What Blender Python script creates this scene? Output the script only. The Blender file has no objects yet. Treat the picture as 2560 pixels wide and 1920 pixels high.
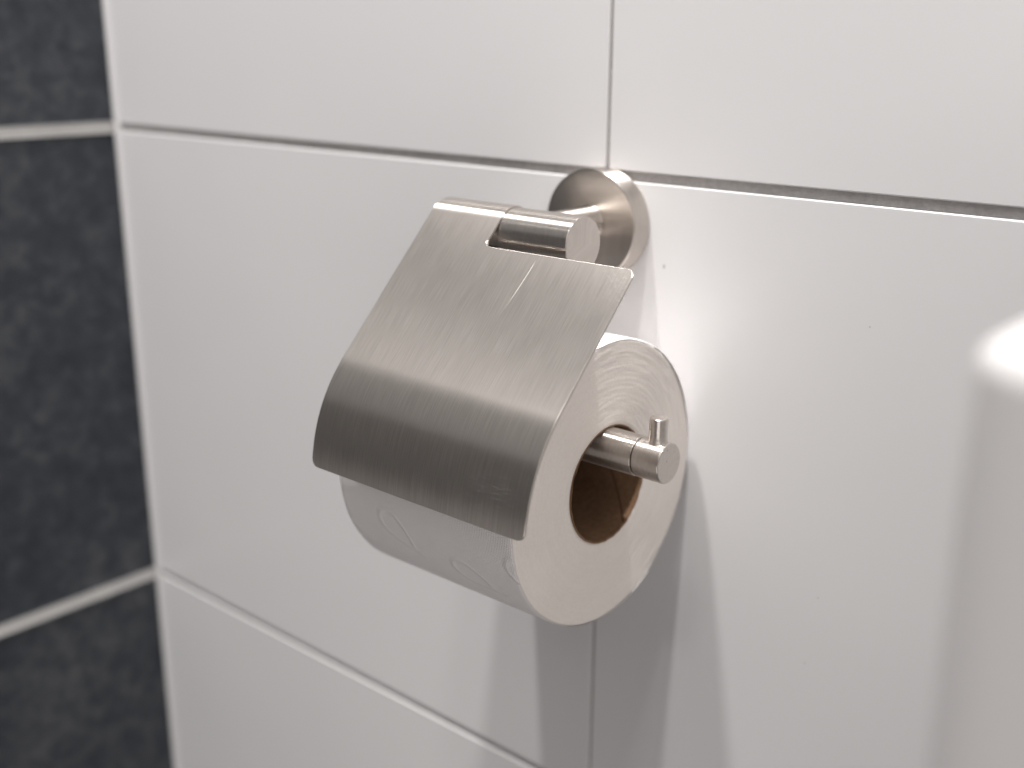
import bpy, bmesh, math, random
from mathutils import Vector, Matrix, noise

random.seed(7)
scn = bpy.context.scene
R = math.radians

# ------------------------------------------------------------------ camera
cam_d = bpy.data.cameras.new('camera')
cam = bpy.data.objects.new('camera', cam_d)
scn.collection.objects.link(cam)
scn.camera = cam
fw = Vector((-0.62291, 0.72635, -0.29051)).normalized()
rt = Vector((0.75790, 0.65234, 0.00593))
rt = (rt - fw * rt.dot(fw)).normalized()
up = rt.cross(fw)
M4 = Matrix((rt, up, -fw)).transposed().to_4x4()
M4.translation = Vector((0.27837, -0.38368, 0.05297))
cam.matrix_world = M4
cam_d.sensor_width = 36
cam_d.lens = 36 * 2841.6 / 2560
cam_d.clip_start = 0.01
cam_d.clip_end = 50
cam_d.dof.use_dof = True
cam_d.dof.focus_distance = 0.392
cam_d.dof.aperture_fstop = 5.2

# ------------------------------------------------------------------ light
w = bpy.data.worlds.new('World')
scn.world = w
w.use_nodes = True
w.node_tree.nodes['Background'].inputs['Color'].default_value = (1.0, 0.96, 0.94, 1)
w.node_tree.nodes['Background'].inputs['Strength'].default_value = 0.09

def area(name, loc, aim, shape, size, power, col):
    d = bpy.data.lights.new(name, 'AREA')
    d.shape = shape
    d.size = size[0]
    if shape in ('RECTANGLE', 'ELLIPSE'):
        d.size_y = size[1]
    d.energy = power
    d.color = col
    o = bpy.data.objects.new(name, d)
    scn.collection.objects.link(o)
    o.location = loc
    o.rotation_euler = (Vector(aim) - Vector(loc)).to_track_quat('-Z', 'Y').to_euler()
    return o

# two small ceiling downlights (crisp double shadow) and an added area lamp standing for ceiling bounce
area('ceiling_downlight', (0.37, -0.95, 1.35), (0.37, -0.95, 0), 'DISK', (0.14,), 3.0, (1.0, 0.975, 0.96))
area('ceiling_downlight', (0.135, -0.32, 1.50), (0.135, -0.32, 0), 'DISK', (0.08,), 23, (1.0, 0.975, 0.96))  # extra downlight, added for the glow on the wall beside the roll
area('ceiling_downlight', (-0.18, -0.34, 1.50), (-0.18, -0.34, 0), 'DISK', (0.08,), 26, (1.0, 0.975, 0.96))
area('ceiling_bounce_light', (0.50, -1.5, 1.55), (0.50, -1.5, 0), 'RECTANGLE', (2.8, 3.0), 12.5, (1.0, 0.985, 0.985))
area('room_fill_light', (1.55, -0.95, 0.50), (0.0, -0.10, -0.1), 'RECTANGLE', (1.5, 1.6), 7.2, (1.0, 0.95, 0.91))  # added soft fill, stands for the unseen bright side of the room
area('low_front_fill_light', (0.80, -1.10, -0.72), (0.0, -0.10, -0.12), 'RECTANGLE', (1.1, 0.9), 4.8, (1.0, 0.94, 0.92))  # added low fill from the front, brightens the underside of the paper

scn.view_settings.view_transform = 'Standard'
scn.view_settings.look = 'None'
scn.view_settings.exposure = 0
scn.view_settings.gamma = 1

# ------------------------------------------------------------------ helpers
def link(o, parent=None):
    scn.collection.objects.link(o)
    if parent:
        o.parent = parent
    return o

def mesh_obj(name, verts, faces, mat, parent=None, smooth=True, sharp=40, uvs=None):
    me = bpy.data.meshes.new(name)
    me.from_pydata(verts, [], faces)
    if uvs is not None:
        l = me.uv_layers.new(name='UVMap')
        for lp in me.loops:
            l.data[lp.index].uv = uvs[lp.vertex_index]
    me.materials.append(mat)
    me.update()
    if smooth:
        me.polygons.foreach_set('use_smooth', [True] * len(me.polygons))
        me.set_sharp_from_angle(angle=R(sharp))
    return link(bpy.data.objects.new(name, me), parent)

def empty(name, loc=(0, 0, 0)):
    o = bpy.data.objects.new(name, None)
    o.location = loc
    o.empty_display_size = 0.01
    scn.collection.objects.link(o)
    return o

def tag(o, label=None, cat=None, kind=None, group=None):
    if label: o['label'] = label
    if cat: o['category'] = cat
    if kind: o['kind'] = kind
    if group: o['group'] = group
    return o

AX = {'x': (Vector((1, 0, 0)), Vector((0, -1, 0)), Vector((0, 0, 1))),
      'y': (Vector((0, -1, 0)), Vector((1, 0, 0)), Vector((0, 0, 1))),
      'z': (Vector((0, 0, 1)), Vector((1, 0, 0)), Vector((0, -1, 0)))}

def lathe(name, prof, axis, org, mat, parent=None, n=96, caps=(True, True), sharp=50):
    """prof: [(distance along axis, radius)]; u along axis (mm), v round the axis (mm)"""
    a, e1, e2 = AX[axis]
    org = Vector(org)
    vs, fs, uv = [], [], []
    for (t, r) in prof:
        for k in range(n):
            th = 2 * math.pi * k / n
            vs.append(org + a * t + (e1 * math.cos(th) + e2 * math.sin(th)) * r)
            uv.append((t * 1000, th * 10))
    for i in range(len(prof) - 1):
        for k in range(n):
            k2 = (k + 1) % n
            fs.append((i * n + k, i * n + k2, (i + 1) * n + k2, (i + 1) * n + k))
    if caps[0]: fs.append(tuple(range(n))[::-1])
    if caps[1]: fs.append(tuple(range((len(prof) - 1) * n, len(prof) * n)))
    o = mesh_obj(name, vs, fs, mat, parent, sharp=sharp, uvs=uv)
    bm = bmesh.new(); bm.from_mesh(o.data)
    bmesh.ops.recalc_face_normals(bm, faces=bm.faces)
    bm.to_mesh(o.data); bm.free()
    return o

def rounded(t0, t1, r, b, seg=4, ends=(True, True)):
    """cylinder profile with rounded rims and support loops"""
    P = []
    if ends[0]:
        P.append((t0, r - b - 0.0004))
        for i in range(seg + 1):
            q = i / seg * math.pi / 2
            P.append((t0 + b - b * math.cos(q), r - b + b * math.sin(q)))
        P.append((t0 + b + 0.0004, r))
    else:
        P.append((t0, r))
    if ends[1]:
        P.append((t1 - b - 0.0004, r))
        for i in range(seg + 1):
            q = i / seg * math.pi / 2
            P.append((t1 - b + b * math.sin(q), r - b + b * math.cos(q)))
        P.append((t1, r - b - 0.0004))
    else:
        P.append((t1, r))
    return P

# ------------------------------------------------------------------ materials
class NT:
    def __init__(s, name):
        s.m = bpy.data.materials.new(name); s.m.use_nodes = True
        s.t = s.m.node_tree; s.p = s.t.nodes['Principled BSDF']
    def n(s, typ, **kw):
        o = s.t.nodes.new(typ)
        for k, v in kw.items(): setattr(o, k, v)
        return o
    def l(s, a, b): s.t.links.new(a, b)
    def val(s, sock, v):
        if hasattr(v, 'is_output') or isinstance(v, bpy.types.NodeSocket): s.l(v, sock)
        else: sock.default_value = v
    def math(s, op, a, b=0.0, c=0.0, clamp=False):
        o = s.n('ShaderNodeMath', operation=op, use_clamp=clamp)
        s.val(o.inputs[0], a); s.val(o.inputs[1], b)
        if len(o.inputs) > 2: s.val(o.inputs[2], c)
        return o.outputs[0]
    def noise(s, vec, scale, detail=3, rough=.5, dist=0):
        o = s.n('ShaderNodeTexNoise')
        if vec is not None: s.l(vec, o.inputs['Vector'])
        o.inputs['Scale'].default_value = scale; o.inputs['Detail'].default_value = detail
        o.inputs['Roughness'].default_value = rough; o.inputs['Distortion'].default_value = dist
        return o.outputs['Fac']
    def map(s, vec, scale=(1, 1, 1), loc=(0, 0, 0), rot=(0, 0, 0)):
        o = s.n('ShaderNodeMapping'); s.l(vec, o.inputs['Vector'])
        o.inputs['Scale'].default_value = scale; o.inputs['Location'].default_value = loc
        o.inputs['Rotation'].default_value = rot
        return o.outputs[0]
    def ramp(s, fac, stops):
        o = s.n('ShaderNodeValToRGB'); s.l(fac, o.inputs[0])
        e = o.color_ramp.elements
        while len(e) < len(stops): e.new(.5)
        for el, (p, c) in zip(e, stops):
            el.position = p; el.color = (*c, 1) if len(c) == 3 else c
        return o.outputs[0]
    def rng(s, v, a, b, c, d):
        o = s.n('ShaderNodeMapRange'); s.l(v, o.inputs[0])
        for i, x in enumerate((a, b, c, d)): o.inputs[i + 1].default_value = x
        return o.outputs[0]
    def mix(s, fac, a, b):
        o = s.n('ShaderNodeMix', data_type='RGBA')
        s.val(o.inputs[0], fac); s.val(o.inputs[6], a); s.val(o.inputs[7], b)
        return o.outputs[2]
    def bump(s, h, strength, dist, normal=None):
        o = s.n('ShaderNodeBump'); s.l(h, o.inputs['Height'])
        o.inputs['Strength'].default_value = strength; o.inputs['Distance'].default_value = dist
        if normal: s.l(normal, o.inputs['Normal'])
        return o.outputs[0]
    def set(s, **kw):
        for k, v in kw.items():
            s.val(s.p.inputs[k.replace('_', ' ')], v)
    def uv(s):
        o = s.n('ShaderNodeUVMap'); o.uv_map = 'UVMap'; return o.outputs[0]
    def pos(s): return s.n('ShaderNodeNewGeometry').outputs['Position']
    def sep(s, v):
        o = s.n('ShaderNodeSeparateXYZ'); s.l(v, o.inputs[0]); return o.outputs

def mat_white_tile():
    m = NT('white_satin_tile')
    P = m.pos()
    big = m.noise(P, 3.0, 2)
    fine = m.noise(P, 700, 3)
    dirt = m.noise(P, 9, 4, .6)
    col = m.ramp(big, [(.3, (.735, .730, .735)), (.7, (.765, .757, .755))])
    # few tiny dirt specks on the glaze
    mask = None
    for (x, z, r) in ((.0298, -.0346, .0007), (.118, -.045, .0003), (.108, -.156, .0003), (.105, -.186, .0003)):
        d = m.n('ShaderNodeVectorMath', operation='DISTANCE')
        sc = m.map(P, (1, 1, .6)); m.l(sc, d.inputs[0]); d.inputs[1].default_value = (x, 0, z * .6)
        k = m.rng(d.outputs['Value'], r * .4, r, .55, 0)
        mask = k if mask is None else m.math('MAXIMUM', mask, k)
    col = m.mix(mask, col, (.18, .15, .13, 1))
    m.set(Base_Color=col, Roughness=m.rng(dirt, .3, .7, .30, .40), Specular_IOR_Level=.45)
    b1 = m.bump(m.noise(P, 11, 1), .25, .0012)
    m.set(Normal=m.bump(fine, .08, .0002, b1))
    return m.m

def mat_dark_tile():
    m = NT('dark_slate_tile')
    P = m.pos()
    a = m.noise(P, 75, 6, .7, .4)
    b = m.noise(P, 9, 3, .5)
    c = m.math('ADD', m.math('MULTIPLY', a, .65), m.math('MULTIPLY', b, .35))
    col = m.ramp(c, [(.34, (.012, .0145, .020)), (.5, (.028, .032, .039)), (.66, (.068, .071, .076))])
    m.set(Base_Color=col, Roughness=.55, Specular_IOR_Level=.4)
    m.set(Normal=m.bump(a, .3, .002))
    return m.m

def mat_grout(name, col, dark):
    m = NT(name)
    P = m.pos()
    a = m.noise(P, 420, 5, .65)
    b = m.noise(P, 30, 3)
    m.set(Base_Color=m.mix(m.rng(m.math('ADD', m.math('MULTIPLY', a, .6), m.math('MULTIPLY', b, .4)), .35, .65, 0, 1), (*dark, 1), (*col, 1)), Roughness=.9, Specular_IOR_Level=.2)
    m.set(Normal=m.bump(a, .5, .0008))
    return m.m

def mat_plain(name, col, rough, spec=.4, bump=None):
    m = NT(name)
    m.set(Base_Color=(*col, 1), Roughness=rough, Specular_IOR_Level=spec)
    if bump: m.set(Normal=m.bump(m.noise(m.pos(), bump[0], 3), bump[1], bump[2]))
    return m.m

STEEL = (.655, .605, .56)

def mat_brushed_plate():
    """sheet brushed along its length: UV u = across (mm), v = along (mm)"""
    m = NT('brushed_steel_sheet')
    U = m.uv()
    f1 = m.noise(m.map(U, (9, .10, 1)), 1.0, 4, .6)
    f2 = m.noise(m.map(U, (2.2, .07, 1)), 1.0, 3, .55)
    f3 = m.noise(m.map(U, (.10, .05, 1)), 1.0, 3)
    # scratches
    s = m.sep(U)
    u, v = s[0], s[1]
    hs = m.noise(m.map(U, (.10, 7.0, 1)), 1.0, 2, .7)
    hz = m.math('MULTIPLY', m.math('MULTIPLY', m.rng(u, 34, 50, 0, 1), m.rng(u, 66, 60, 0, 1)),
                m.math('MULTIPLY', m.rng(v, 93, 97, 0, 1), m.rng(v, 110, 106, 0, 1)))
    dots = m.rng(m.noise(m.map(U, (3.0, 6.0, 1)), 1.0, 3), .50, .62, 0, 1)
    scr = m.math('MULTIPLY', m.math('MULTIPLY', m.rng(hs, .60, .68, 0, 1), hz), m.math('ADD', m.math('MULTIPLY', dots, .8), .2))
    # corner scuffs
    cz = m.math('MULTIPLY', m.rng(u, 52, 64, 0, 1), m.rng(v, 38, 16, 0, 1))
    sc2 = m.math('MULTIPLY', m.rng(m.noise(m.map(U, (.5, 4.5, 1), (3, 9, 0), (0, 0, .3)), 1.0, 3, .7), .58, .68, 0, 1), cz)
    # one long bent scratch
    cu = m.math('ADD', 26.3, m.math('MULTIPLY', m.math('POWER', m.math('ABSOLUTE', m.math('SUBTRACT', v, 17.0)), 1.35), -.03))
    ln = m.math('MULTIPLY', m.rng(m.math('ABSOLUTE', m.math('SUBTRACT', u, cu)), .08, .28, 1, 0),
                m.math('MULTIPLY', m.rng(v, 15.5, 19, 0, 1), m.rng(v, 38, 29, 0, .8)))
    # a few stray flecks
    vo = m.n('ShaderNodeTexVoronoi'); vo.inputs['Scale'].default_value = .085; m.l(U, vo.inputs['Vector'])
    fl = m.rng(vo.outputs['Distance'], .006, .012, .6, 0)
    marks = m.math('MAXIMUM', m.math('MAXIMUM', m.math('MULTIPLY', scr, .55), m.math('MULTIPLY', sc2, .5)), m.math('MAXIMUM', m.math('MULTIPLY', ln, .5), fl))
    base = m.mix(m.rng(f2, .25, .75, 0, 1), (STEEL[0] * .84, STEEL[1] * .84, STEEL[2] * .84, 1), (STEEL[0] * 1.10, STEEL[1] * 1.10, STEEL[2] * 1.10, 1))
    base = m.mix(marks, base, (.85, .83, .80, 1))
    ro = m.math('ADD', m.rng(f1, .3, .7, .31, .38), m.math('MULTIPLY', m.math('SUBTRACT', f3, .5), .045))
    ro = m.math('ADD', ro, m.math('MULTIPLY', marks, .3))
    m.set(Base_Color=base, Metallic=m.math('SUBTRACT', 1.0, m.math('MULTIPLY', marks, .9)), Roughness=ro, Anisotropic=1.0)
    tg = m.n('ShaderNodeTangent', direction_type='UV_MAP'); tg.uv_map = 'UVMap'
    m.l(tg.outputs[0], m.p.inputs['Tangent'])
    m.set(Anisotropic_Rotation=ANISO_ROT)
    m.set(Normal=m.bump(f1, .06, .00004))
    return m.m

ANISO_ROT = 0.0

def mat_steel(name, rough=.24, lines=8.0, speck=False, axis='X', aniso=1.0, cap_rough=.30):
    """turned steel: fine rings round the axis (UV u = along axis)"""
    m = NT(name)
    U = m.uv()
    f1 = m.noise(m.map(U, (lines, .12, 1)), 1.0, 4, .6)
    f2 = m.noise(m.map(U, (.9, .25, 1)), 1.0, 4, .6)
    f3 = m.noise(m.pos(), 1600, 3, .6)
    base = m.mix(m.rng(f2, .3, .7, 0, 1), (STEEL[0] * .92, STEEL[1] * .92, STEEL[2] * .92, 1), (STEEL[0] * 1.06, STEEL[1] * 1.06, STEEL[2] * 1.06, 1))
    if speck:
        k = m.rng(m.noise(m.pos(), 380, 2), .66, .74, 0, .55)
        base = m.mix(k, base, (.16, .14, .12, 1))
    m.set(Base_Color=base, Metallic=1.0, Roughness=rough)
    tg = m.n('ShaderNodeTangent', direction_type='RADIAL', axis=axis)
    m.l(tg.outputs[0], m.p.inputs['Tangent'])
    nz = m.sep(m.n('ShaderNodeNewGeometry').outputs['True Normal'])['XYZ'.index(axis)]
    cap = m.rng(m.math('ABSOLUTE', nz), .80, .95, 0, 1)      # flat ends are ground, not turned
    m.set(Anisotropic=m.math('MULTIPLY', m.math('SUBTRACT', 1.0, cap), aniso), Anisotropic_Rotation=.25)
    ro = m.math('ADD', m.rng(f1, .3, .7, rough - .03, rough + .03), m.rng(f2, .3, .7, -.015, .015))
    m.set(Roughness=m.math('ADD', m.math('MULTIPLY', m.math('SUBTRACT', 1.0, cap), ro), m.math('MULTIPLY', cap, cap_rough)))
    b = m.bump(f1, .12, .00005)
    m.set(Normal=m.bump(f3, .12 if not speck else .3, .00006, b))
    return m.m

def mat_paper_side():
    """embossed outer sheet. UV u = across the roll (mm), v = round it (mm)"""
    m = NT('embossed_tissue')
    U = m.uv()
    # micro dots
    dx = m.map(U, (1 / 1.15, 1 / 1.15, 1), (0, 0, 0), (0, 0, R(45)))
    sp = m.sep(dx)
    d = m.math('MULTIPLY', m.math('SINE', m.math('MULTIPLY', sp[0], 6.2832)), m.math('SINE', m.math('MULTIPLY', sp[1], 6.2832)))
    # leaf outlines on a staggered lattice
    def leaf(uc, vc, ang, a, b, pu=64.0, pv=46.0):
        ou, ov = pu / 2 - uc, pv / 2 - vc
        s = m.sep(m.map(U, (1, 1, 1), (ou, ov, 0)))
        cu = m.math('SUBTRACT', m.math('FLOORED_MODULO', s[0], pu), pu / 2)
        cv = m.math('SUBTRACT', m.math('FLOORED_MODULO', s[1], pv), pv / 2)
        ca, sa = math.cos(ang), math.sin(ang)
        x = m.math('ADD', m.math('MULTIPLY', cu, ca), m.math('MULTIPLY', cv, sa))
        y = m.math('SUBTRACT', m.math('MULTIPLY', cv, ca), m.math('MULTIPLY', cu, sa))
        # tapered oval: width shrinks towards +x
        wd = m.math('MULTIPLY', m.math('SUBTRACT', 1.0, m.math('MULTIPLY', x, .35 / a)), b)
        rr = m.math('SQRT', m.math('ADD', m.math('POWER', m.math('ABSOLUTE', m.math('DIVIDE', x, a)), 2.0), m.math('POWER', m.math('ABSOLUTE', m.math('DIVIDE', y, wd)), 2.0)))
        ring = m.rng(m.math('ABSOLUTE', m.math('SUBTRACT', rr, 1.0)), .0, .20, 1, 0)
        stem = m.math('MULTIPLY', m.rng(m.math('ABSOLUTE', m.math('ADD', y, m.math('MULTIPLY', m.math('SINE', m.math('MULTIPLY', x, .25)), 1.2))), .2, .6, 1, 0), m.math('MULTIPLY', m.rng(x, a, a + .5, 0, 1), m.rng(x, a + 7, a + 6, 0, 1)))
        return m.math('MAXIMUM', ring, stem), m.rng(rr, .95, 1.05, 1, 0)
    l1, i1 = leaf(-13, 330, R(-47), 9.5, 5.0)
    l2, i2 = leaf(22, 320, R(-26), 9.0, 4.6)
    lines = m.math('MAXIMUM', l1, l2)
    wr = m.noise(m.map(U, (.25, .5, 1)), .35, 3)
    fb = m.noise(m.pos(), 1100, 4, .7)
    h = m.math('ADD', m.math('ADD', m.math('MULTIPLY', d, .28), m.math('MULTIPLY', fb, .5)), m.math('MULTIPLY', lines, -1.0))
    m.set(Base_Color=(.93, .90, .895, 1), Roughness=1.0, Specular_IOR_Level=.0)
    b = m.bump(wr, .35, .0015)
    m.set(Normal=m.bump(h, .55, .0009, b))
    return m.m


def mat_paper_end():
    """cut end: many wound layers. UV u = radius mm, v = angle*10"""
    m = NT('tissue_cut_end')
    U = m.uv()
    rings = m.noise(m.map(U, (3.4, .35, 1)), 1.0, 5, .75, .3)
    wav = m.noise(m.map(U, (.45, .06, 1)), 1.0, 3, .6, .8)
    fib = m.noise(m.pos(), 900, 4, .65)
    big = m.noise(m.pos(), 45, 3)
    c = m.math('ADD', m.math('MULTIPLY', rings, .35), m.math('ADD', m.math('MULTIPLY', wav, .15), m.math('ADD', m.math('MULTIPLY', big, .2), m.math('MULTIPLY', fib, .3))))
    col = m.ramp(c, [(.36, (.82, .765, .71)), (.62, (.92, .865, .815))])  # beige tint of warm bounce light is put into this colour
    m.set(Base_Color=col, Roughness=1.0, Specular_IOR_Level=.05)
    h = m.math('ADD', m.math('MULTIPLY', rings, .45), m.math('ADD', m.math('MULTIPLY', wav, .15), m.math('MULTIPLY', fib, .8)))
    m.set(Normal=m.bump(h, .38, .0005))
    return m.m

def mat_card():
    m = NT('brown_cardboard')
    P = m.pos()
    a = m.noise(P, 500, 4, .6); b = m.noise(P, 60, 3)
    c = m.math('ADD', m.math('MULTIPLY', a, .5), m.math('MULTIPLY', b, .5))
    col = m.ramp(c, [(.35, (.165, .095, .052)), (.65, (.25, .15, .09))])
    m.set(Base_Color=col, Roughness=.85, Specular_IOR_Level=.2)
    m.set(Normal=m.bump(a, .3, .0004))
    return m.m

M_TILE, M_DARK = mat_white_tile(), mat_dark_tile()
M_GROUT = mat_grout('grey_grout', (.50, .48, .47), (.36, .345, .34))
M_GROUT2 = mat_grout('light_grout', (.84, .83, .80), (.72, .70, .68))
M_SEAL = mat_plain('white_sealant', (.58, .57, .57), .7, .2)
M_CERAM = mat_plain('white_ceramic', (.62, .60, .595), .30, .35, (14, .05, .001))
M_PLATE = mat_brushed_plate()
M_BAR = mat_steel('turned_steel', .32)
M_WALLP = mat_steel('turned_steel_disc', .34, 6, axis='Y', cap_rough=.30)
M_POST = mat_steel('turned_steel_post', .32, 6, axis='Y')
M_TIP = mat_steel('worn_steel', .33, 8, True, 'X', .9)
M_PIN = mat_steel('worn_steel_pin', .30, 8, True, 'Z', .8)
M_DARKIN = mat_plain('dark_gap', (.02, .02, .02), .8)
M_SIDE, M_END, M_CARD = mat_paper_side(), mat_paper_end(), mat_card()
M_CARD2 = mat_plain('cardboard_seam', (.12, .06, .03), .9)

# ------------------------------------------------------------------ walls
H, GH, GV = 0.300, 0.0041, 0.0019      # tile pitch, joint heights
XK = -0.3708                            # room corner

def tile(name, lo, hi, mat, parent, axis, thick=.008, bev=.0005):
    """bevelled tile: face plane at 0 on `axis`, body behind"""
    bm = bmesh.new()
    bmesh.ops.create_cube(bm, size=1)
    a, b = lo, hi
    for v in bm.verts:
        f = [(v.co[i] + .5) for i in range(3)]
        if axis == 'y':
            v.co = Vector((a[0] + (b[0] - a[0]) * f[0], thick * f[1], a[1] + (b[1] - a[1]) * f[2]))
        else:
            v.co = Vector((XK - thick * f[0], a[0] + (b[0] - a[0]) * f[1], a[1] + (b[1] - a[1]) * f[2]))
    if axis == 'y':
        es = [e for e in bm.edges if all(abs(v.co.y) < 1e-6 for v in e.verts)]
    else:
        es = [e for e in bm.edges if all(abs(v.co.x - XK) < 1e-6 for v in e.verts)]
    bmesh.ops.bevel(bm, geom=es, offset=bev, segments=3, profile=.5, affect='EDGES')
    bmesh.ops.recalc_face_normals(bm, faces=bm.faces)
    me = bpy.data.meshes.new(name); bm.to_mesh(me); bm.free()
    me.materials.append(mat)
    return link(bpy.data.objects.new(name, me), parent)

# the root mesh of each wall is its grout bed, the tiles are its parts
def slab(name, lo, hi, mat):
    (x0, y0, z0), (x1, y1, z1) = lo, hi
    v = [(x, y, z) for x in (x0, x1) for y in (y0, y1) for z in (z0, z1)]
    f = [(0, 1, 3, 2), (4, 6, 7, 5), (0, 4, 5, 1), (2, 3, 7, 6), (0, 2, 6, 4), (1, 5, 7, 3)]
    return mesh_obj(name, v, f, mat, smooth=False)

wall = slab('white_wall', (XK - .02, .0015, -.60), (.62, .03, .30), M_GROUT)
tag(wall, 'wall of large white satin tiles with grey joints behind the paper holder', 'wall', 'structure')
dwall = slab('dark_wall', (XK - .03, -.62, -.60), (XK - .0012, .0016, .30), M_GROUT2)
tag(dwall, 'wall of dark slate tiles with pale joints left of the corner', 'wall', 'structure')
for r in range(3):
    z1 = .3 - r * H - GH / 2
    z0 = z1 - H + GH
    tile('tile', (XK + .0015, z0), (-GV / 2, z1), M_TILE, wall, 'y')
    tile('tile', (GV / 2, z0), (.60, z1), M_TILE, wall, 'y')
DG = (.0072, .0090)
zs_d = [(.30, DG[0] / 2), (-DG[0] / 2, -H + DG[1] / 2), (-H - DG[1] / 2, -.598)]
for (za, zb_) in zs_d:
    hi, lo = max(za, zb_), min(za, zb_)
    tile('tile', (-.60, lo), (-.0035, hi), M_DARK, dwall, 'x', bev=.0010)
# sealant bead in the room corner: concave quarter fillet
sv, sf = [], []
rs_ = .0036
for zz in (-.595, .295):
    sv.append((XK - .0005, .0008, zz))
    for i in range(9):
        q = i / 8 * math.pi / 2
        sv.append((XK - .0002 + rs_ * (1 - math.cos(q)), .0003 - rs_ * (1 - math.sin(q)), zz))
for i in range(1, 9):
    sf.append((i, i + 1, 10 + i + 1, 10 + i))
sf += [(0, 1, 11, 10), (9, 0, 10, 19), tuple(range(10))[::-1], tuple(range(10, 20))]
mesh_obj('corner_sealant', sv, sf, M_SEAL, wall)

# ------------------------------------------------------------------ cistern at the right edge
def rbox(name, x0, x1, y0, y1, z0, z1, rv, re, mat, parent, taper=0.0):
    """box with rounded vertical corners (rv) and rounded top rim (re); y0 front"""
    def outline(ins, dz):
        pts = []
        a0, a1, b0, b1 = x0 + ins, x1 - ins, y0 + ins, y1 - ins
        r = max(rv - ins, .002)
        for (cx, cy, s) in ((a1 - r, b1 - r, 0), (a0 + r, b1 - r, 90), (a0 + r, b0 + r, 180), (a1 - r, b0 + r, 270)):
            for k in range(9):
                t = R(s + 90 * k / 8)
                pts.append((cx + r * math.cos(t), cy + r * math.sin(t), dz))
        return pts
    rings = [outline(taper, z0), outline(taper * .4, z0 + (z1 - z0) * .5), outline(0, z1 - re)]
    for i in range(1, 7):
        q = i / 6 * math.pi / 2
        rings.append(outline(re * (1 - math.cos(q)), z1 - re + re * math.sin(q)))
    rings.append(outline(re + .004, z1))
    n = len(rings[0]); vs = [p for r_ in rings for p in r_]
    fs = [(i * n + k, i * n + (k + 1) % n, (i + 1) * n + (k + 1) % n, (i + 1) * n + k) for i in range(len(rings) - 1) for k in range(n)]
    fs += [tuple(range(n))[::-1], tuple(range((len(rings) - 1) * n, len(rings) * n))]
    return mesh_obj(name, vs, fs, mat, parent)

ci = empty('cistern', (.40, -.11, -.36))
tag(ci, 'out-of-focus white ceramic cistern with flat top at the right edge', 'cistern')
tank = rbox('tank', .2238, .590, -.2265, -.001, -.355, .0118, .016, .005, M_CERAM, ci, .004)
btn = lathe('flush_button', rounded(0, .004, .019, .001), 'z', (.41, -.115, .0120), M_BAR, ci)
for o in (tank, btn):
    o.matrix_parent_inverse = Matrix.Translation(-Vector((.40, -.11, -.36)))

# ------------------------------------------------------------------ paper holder
YB, ZB, RB = -.0582, -.0180, .0104      # bar axis
YS, ZS, RS = -.0582, -.0920, .0076      # spindle axis
X0, X1 = -.0353, .0677                  # cover edges
XS = .0002                              # slot's left edge
RO = .0110                              # outer radius of the rolled sleeve
T = .0012                               # sheet thickness

hold = empty('toilet_paper_holder', (0, 0, -.0195))
tag(hold, 'brushed steel toilet paper holder with hinged cover flap on white tiled wall', 'paper holder')
INV = Matrix.Translation((0, 0, .0195))
def adopt(o, p=None):
    o.parent = p or hold
    o.matrix_parent_inverse = INV if (p is None) else Matrix.Identity(4)
    return o

wp = adopt(lathe('wall_plate', [(.0001, .0218), (.0004, .0222), (.0012, .0225)] + rounded(.0016, .0113, .0225, .0007, ends=(False, True))[0:], 'y', (0, 0, -.0195), M_WALLP, n=160))
po = adopt(lathe('post', [(.0114, .0071), (.0118, .0068), (.014, .0068), (.056, .0068)], 'y', (0, 0, -.0186), M_POST))
bar = adopt(lathe('bar', rounded(XS - .0003 + .0005, .0327, RB, .0005), 'x', (0, YB, ZB), M_BAR, n=128))
inner = adopt(lathe('hinge_pin', rounded(X0 + .0022, .004, .0084, .0004), 'x', (0, YB, ZB), M_BAR))

# cover: profile (outer face) = rolled sleeve, flat slope, bend, nearly upright lip
C = Vector((YB, ZB))
flat_end = Vector((-.1140, -.0598))
# tangent from circle to flat_end
dv = flat_end - C
L = dv.length
phi = math.atan2(dv.y, dv.x)
al = math.acos(RO / L)
th0 = phi - al                      # candidate tangent angle
cand = [phi - al, phi + al]
th0 = max(cand, key=lambda t: math.sin(t))   # the upper one
tp = C + Vector((math.cos(th0), math.sin(th0))) * RO
prof = []      # (y, z)
NW = 40
wrap = R(285)
for i in range(NW):
    # start behind/below, come over the top, end at the tangent point at the front
    t = th0 - wrap * (1 - i / NW)
    prof.append(C + Vector((math.cos(t), math.sin(t))) * RO)
n_sleeve = len(prof)
seg = flat_end - tp
for i in range(41):
    prof.append(tp + seg * (i / 40))
# bend: cubic bezier to the lip
p0 = flat_end; d0 = seg.normalized()
p3 = Vector((-.1320, -.0992)); d3 = Vector((-.10, -1)).normalized()
p1 = p0 + d0 * .0150; p2 = p3 - d3 * .0170
for i in range(1, 49):
    t = i / 48
    prof.append(p0 * (1 - t) ** 3 + p1 * 3 * t * (1 - t) ** 2 + p2 * 3 * t * t * (1 - t) + p3 * t ** 3)
arc = [0.0]
for a, b in zip(prof, prof[1:]):
    arc.append(arc[-1] + (b - a).length)
s_t = arc[n_sleeve]                 # arc length at the tangent point
def at(s):
    s = min(max(s, 0), arc[-1])
    for i in range(len(arc) - 1):
        if s <= arc[i + 1]:
            f = (s - arc[i]) / (arc[i + 1] - arc[i])
            p = prof[i].lerp(prof[i + 1], f)
            j0, j1 = max(i - 1, 0), min(i + 2, len(prof) - 1)
            ta = (prof[i + 1] - prof[max(i - 1, 0)]).normalized()
            tb = (prof[min(i + 2, len(prof) - 1)] - prof[i]).normalized()
            tt = ta.lerp(tb, f).normalized()
            return p, tt
s_end = arc[-1]
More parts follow.
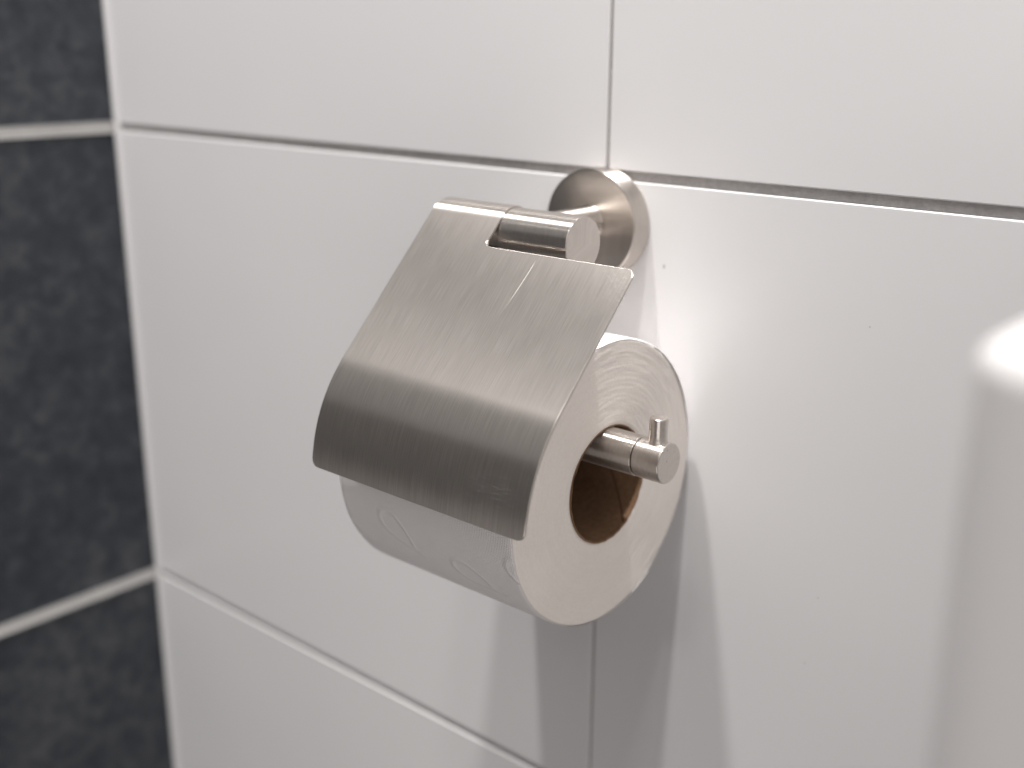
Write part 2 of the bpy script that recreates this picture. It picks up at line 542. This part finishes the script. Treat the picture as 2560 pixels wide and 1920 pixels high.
# slot edge: where the slope reaches z = -.0199
s_slot = s_t + (tp.y + .0199) / -seg.y * seg.length
RF, RC = .0026, .0032
def clear(s):
    return not (s_slot - RF - 3e-4 < s < s_slot + RC + 3e-4) and not s > s_end - RC - 3e-4
S = [s_t * i / 60 for i in range(60)] + [s_t + (s_end - s_t) * i / 120 for i in range(121)]
S = [s for s in S if clear(s)]
S += [s_slot - RF + RF * q for q in (0, .23, .46, .66, .83, 1)]
S += [s_slot + RC * q for q in (.14, .30, .50, .75, 1)]
S += [s_end - RC + RC * q for q in (0, .25, .50, .70, .86, 1)]
S = sorted(S)
def xa(s):
    d = s - (s_end - RC)
    return X0 + (RC - math.sqrt(max(RC * RC - d * d, 0)) if d > 0 else 0)
def xb(s):
    d = s - (s_end - RC)
    if d > 0: return X1 - (RC - math.sqrt(max(RC * RC - d * d, 0)))
    d = (s_slot + RC) - s
    if d > 0: return X1 - (RC - math.sqrt(max(RC * RC - d * d, 0)))
    return X1
def xl(s):
    if s >= s_slot - 1e-9: return XS + RF
    d = s - (s_slot - RF)
    return XS + (RF - math.sqrt(max(RF * RF - d * d, 0)) if d > 0 else 0)
NL, NR = 14, 26
verts, faces, uvs = [], [], []
idx = {}
def vert(x, s):
    k = (round(x, 7), round(s, 7))
    if k not in idx:
        p, t = at(s)
        idx[k] = len(verts)
        verts.append((x, p.x, p.y)); uvs.append((x * 1000, (s - s_t) * 1000))
    return idx[k]
for s0, s1 in zip(S, S[1:]):
    for j in range(NL):
        q = [vert(xa(s) + (xl(s) - xa(s)) * jj / NL, s) for (s, jj) in ((s0, j), (s0, j + 1), (s1, j + 1), (s1, j))]
        q = list(dict.fromkeys(q))
        if len(q) > 2: faces.append(q)
    if s0 >= s_slot - 1e-9:
        for j in range(NR):
            q = [vert(XS + RF + (xb(s) - XS - RF) * jj / NR, s) for (s, jj) in ((s0, j), (s0, j + 1), (s1, j + 1), (s1, j))]
            q = list(dict.fromkeys(q))
            if len(q) > 2: faces.append(q)
cov = mesh_obj('cover_flap', verts, faces, M_PLATE, sharp=60, uvs=uvs)
# make the outer face look outwards
bm = bmesh.new(); bm.from_mesh(cov.data)
bmesh.ops.recalc_face_normals(bm, faces=bm.faces)
bm.faces.ensure_lookup_table()
tst = max(bm.faces, key=lambda f: f.calc_center_median().z if abs(f.calc_center_median().y - YB) < .003 else -9)
if tst.normal.z < 0:
    bmesh.ops.reverse_faces(bm, faces=bm.faces)
bm.to_mesh(cov.data); bm.free()
md = cov.modifiers.new('sheet', 'SOLIDIFY'); md.thickness = T; md.offset = -1; md.use_even_offset = True
mb = cov.modifiers.new('edge', 'BEVEL'); mb.width = .00032; mb.segments = 3; mb.limit_method = 'ANGLE'; mb.angle_limit = R(50); mb.harden_normals = True
adopt(cov)

# carrying arm: from the bar's far end down to the spindle, behind the cover
def tube(name, pts, r, mat, n=40):
    vs, fs = [], []
    P = [Vector(p) for p in pts]
    for i, p in enumerate(P):
        t = (P[min(i + 1, len(P) - 1)] - P[max(i - 1, 0)]).normalized()
        e1 = t.cross(Vector((0, 1, 0))).normalized(); e2 = t.cross(e1)
        for k in range(n):
            a = 2 * math.pi * k / n
            vs.append(p + (e1 * math.cos(a) + e2 * math.sin(a)) * r)
    for i in range(len(P) - 1):
        for k in range(n):
            k2 = (k + 1) % n
            fs.append((i * n + k, i * n + k2, (i + 1) * n + k2, (i + 1) * n + k))
    fs += [tuple(range(n)), tuple(range((len(P) - 1) * n, len(P) * n))[::-1]]
    uv = [((i // n) * 1.0, (i % n) * .5) for i in range(len(vs))]
    return mesh_obj(name, vs, fs, mat, uvs=uv)
XA = -.0500
pts = [(-.030, YB, ZB - .006), (-.034, YB, ZB - .013), (-.041, YB, ZB - .022), (-.047, YB, ZB - .030), (XA, YB, ZB - .038)]
pts += [(XA, YB, ZS + .012)]
for k in range(1, 9):
    q = R(90) * k / 8
    pts.append((XA + .012 - .012 * math.cos(q), YS, ZS + .012 - .012 * math.sin(q)))
pts += [(-.030, YS, ZS)]
adopt(tube('arm', pts, .0060, M_BAR))
sp = adopt(lathe('spindle', rounded(-.031, .0614, RS, .0003), 'x', (0, YS, ZS), M_BAR, n=112))
tip = lathe('end_cap', rounded(.0617, .0734, RS, .0006), 'x', (0, YS, ZS), M_TIP, n=112)
adopt(tip, sp)
core_pin = lathe('joint', [(.0608, RS - .0007), (.0622, RS - .0007)], 'x', (0, YS, ZS), M_DARKIN)
adopt(core_pin, sp)
# stop pin with a small weld fillet where it meets the cap
hz = []
pin_r = .0034
prof_p = [(.0060, pin_r + .0002), (.0076, pin_r + .0002), (.0079, pin_r)] + rounded(.010, .0164, pin_r, .0006, ends=(False, True))
pin = lathe('stop_pin', prof_p, 'z', (.0684, YS, ZS), M_PIN, n=64)
adopt(pin, sp)

# ------------------------------------------------------------------ toilet paper
RI, RE = .0230, .0556
XL, XF = -.0425, .0473
ZC = ZS + RS - .0224
roll = empty('toilet_paper_roll', (0, YS, ZC - RE))
tag(roll, 'white embossed toilet paper roll hanging on the steel spindle under the cover', 'toilet paper')
IR = Matrix.Translation(-Vector((0, YS, ZC - RE)))
n = 220
def rad(th, x=0):
    c, s = math.cos(th), math.sin(th)
    return RE * (1 + .006 * noise.noise((c * 1.3, s * 1.3, 4.2)) + .0035 * noise.noise((c * 4, s * 4, x * 9 + 1.7)))
def pt(x, r, th):      # th measured from the front (-y), upwards
    return (x, YS - r * math.cos(th), ZC + r * math.sin(th))
# outer sheet
vs, fs, uv = [], [], []
xs = [XL + .0006, XL + .0015] + [XL + (XF - XL) * k / 30 for k in range(1, 30)] + [XF - .0016, XF - .0008, XF - .0002]
for i, x in enumerate(xs):
    for k in range(n + 1):
        th = 2 * math.pi * k / n
        rr = rad(th, x)
        if i == 0: rr -= .0008
        if i == len(xs) - 2: rr -= .0001
        if i == len(xs) - 1: rr -= .0004 + .0002 * noise.noise((math.cos(th) * 5, math.sin(th) * 5, .3))
        xo = 0
        if i >= len(xs) - 3: xo = .0012 * max(0, noise.noise((math.cos(th) * 2.2 + 2, math.sin(th) * 2.2, .7))) + .0003 * noise.noise((math.cos(th) * 14, math.sin(th) * 14, .1))
        vs.append(pt(x + xo, rr, th)); uv.append((x * 1000, th * RE * 1000))
for i in range(len(xs) - 1):
    for k in range(n):
        a = i * (n + 1) + k; b = (i + 1) * (n + 1) + k
        fs.append((a, a + 1, b + 1, b))
o = mesh_obj('outer_sheet', vs, fs, M_SIDE, sharp=180, uvs=uv)
o.parent = roll; o.matrix_parent_inverse = IR
# cut ends: layers standing a little proud or sunk
def cut_end(x, sgn, name):
    vs, fs, uv = [], [], []
    m = 96
    nn = 360
    for i in range(m + 1):
        f = i / m
        for k in range(nn + 1):
            th = 2 * math.pi * k / nn
            ro = rad(th, x) - .0002
            r = RI + (ro - RI) * f
            c, s = math.cos(th), math.sin(th)
            d = .00006 * noise.noise((r * 1100, c * 3.2, s * 3.2)) + .00006 * noise.noise((r * 300, c * 3.2 + 3, s * 3.2)) + .0004 * noise.noise((c * 1.1, s * 1.1, r * 25))
            # layers pressed over near the top and the lower rim
            lump = max(0, f - .55) * max(0, noise.noise((c * 4.6 + 7, s * 4.6, r * 420)))
            d += .0008 * lump
            if f < .04: d -= .0003 * (1 - f / .04)
            if f > .97: d -= .0011 * ((f - .97) / .03) ** 2
            vs.append(pt(x + sgn * d, r, th)); uv.append((r * 1000, th * 10))
    for i in range(m):
        for k in range(nn):
            a = i * (nn + 1) + k; b = (i + 1) * (nn + 1) + k
            fs.append((a, b, b + 1, a + 1) if sgn > 0 else (a, a + 1, b + 1, b))
    o = mesh_obj(name, vs, fs, M_END, sharp=180, uvs=uv)
    o.parent = roll; o.matrix_parent_inverse = IR
    return o
cut_end(XF - .0001, 1, 'cut_end')
cut_end(XL + .0006, -1, 'cut_end')
# cardboard core with slightly ragged rim
vs, fs = [], []
m = 160
def rim(th, s): return .0004 * noise.noise((math.cos(th) * 9, math.sin(th) * 9, s))
for (r, x, wob) in ((.02305, XL + .001, 0), (.0224, XL + .001, 0), (.0224, XF - .004, 0), (.0224, XF - .0002, 1), (.0230, XF + .0001, 1), (.02305, XF - .004, 0)):
    for k in range(m):
        th = 2 * math.pi * k / m
        vs.append(pt(x + wob * rim(th, 2.0), r + wob * .4 * rim(th, 5.0), th))
for i in range(6):
    for k in range(m):
        a, b = i * m + k, ((i + 1) % 6) * m + k
        a2, b2 = i * m + (k + 1) % m, ((i + 1) % 6) * m + (k + 1) % m
        fs.append((a, a2, b2, b))
core = mesh_obj('cardboard_core', vs, fs, M_CARD, sharp=60)
core.parent = roll; core.matrix_parent_inverse = IR
# spiral seam inside the core
vs, fs = [], []
for i in range(121):
    f = i / 120
    th = R(-120.2) - f * R(272)
    x = XF - .0004 - f * .080
    for (dx, dr) in ((-.0006, .0), (-.0003, .00018), (.0003, .00018), (.0006, .0)):
        vs.append(pt(x + dx, .02241 - dr, th))
for i in range(120):
    for j in range(3):
        a = i * 4 + j
        fs.append((a, a + 1, a + 5, a + 4))
sm = mesh_obj('spiral_seam', vs, fs, M_CARD2)
sm.parent = core
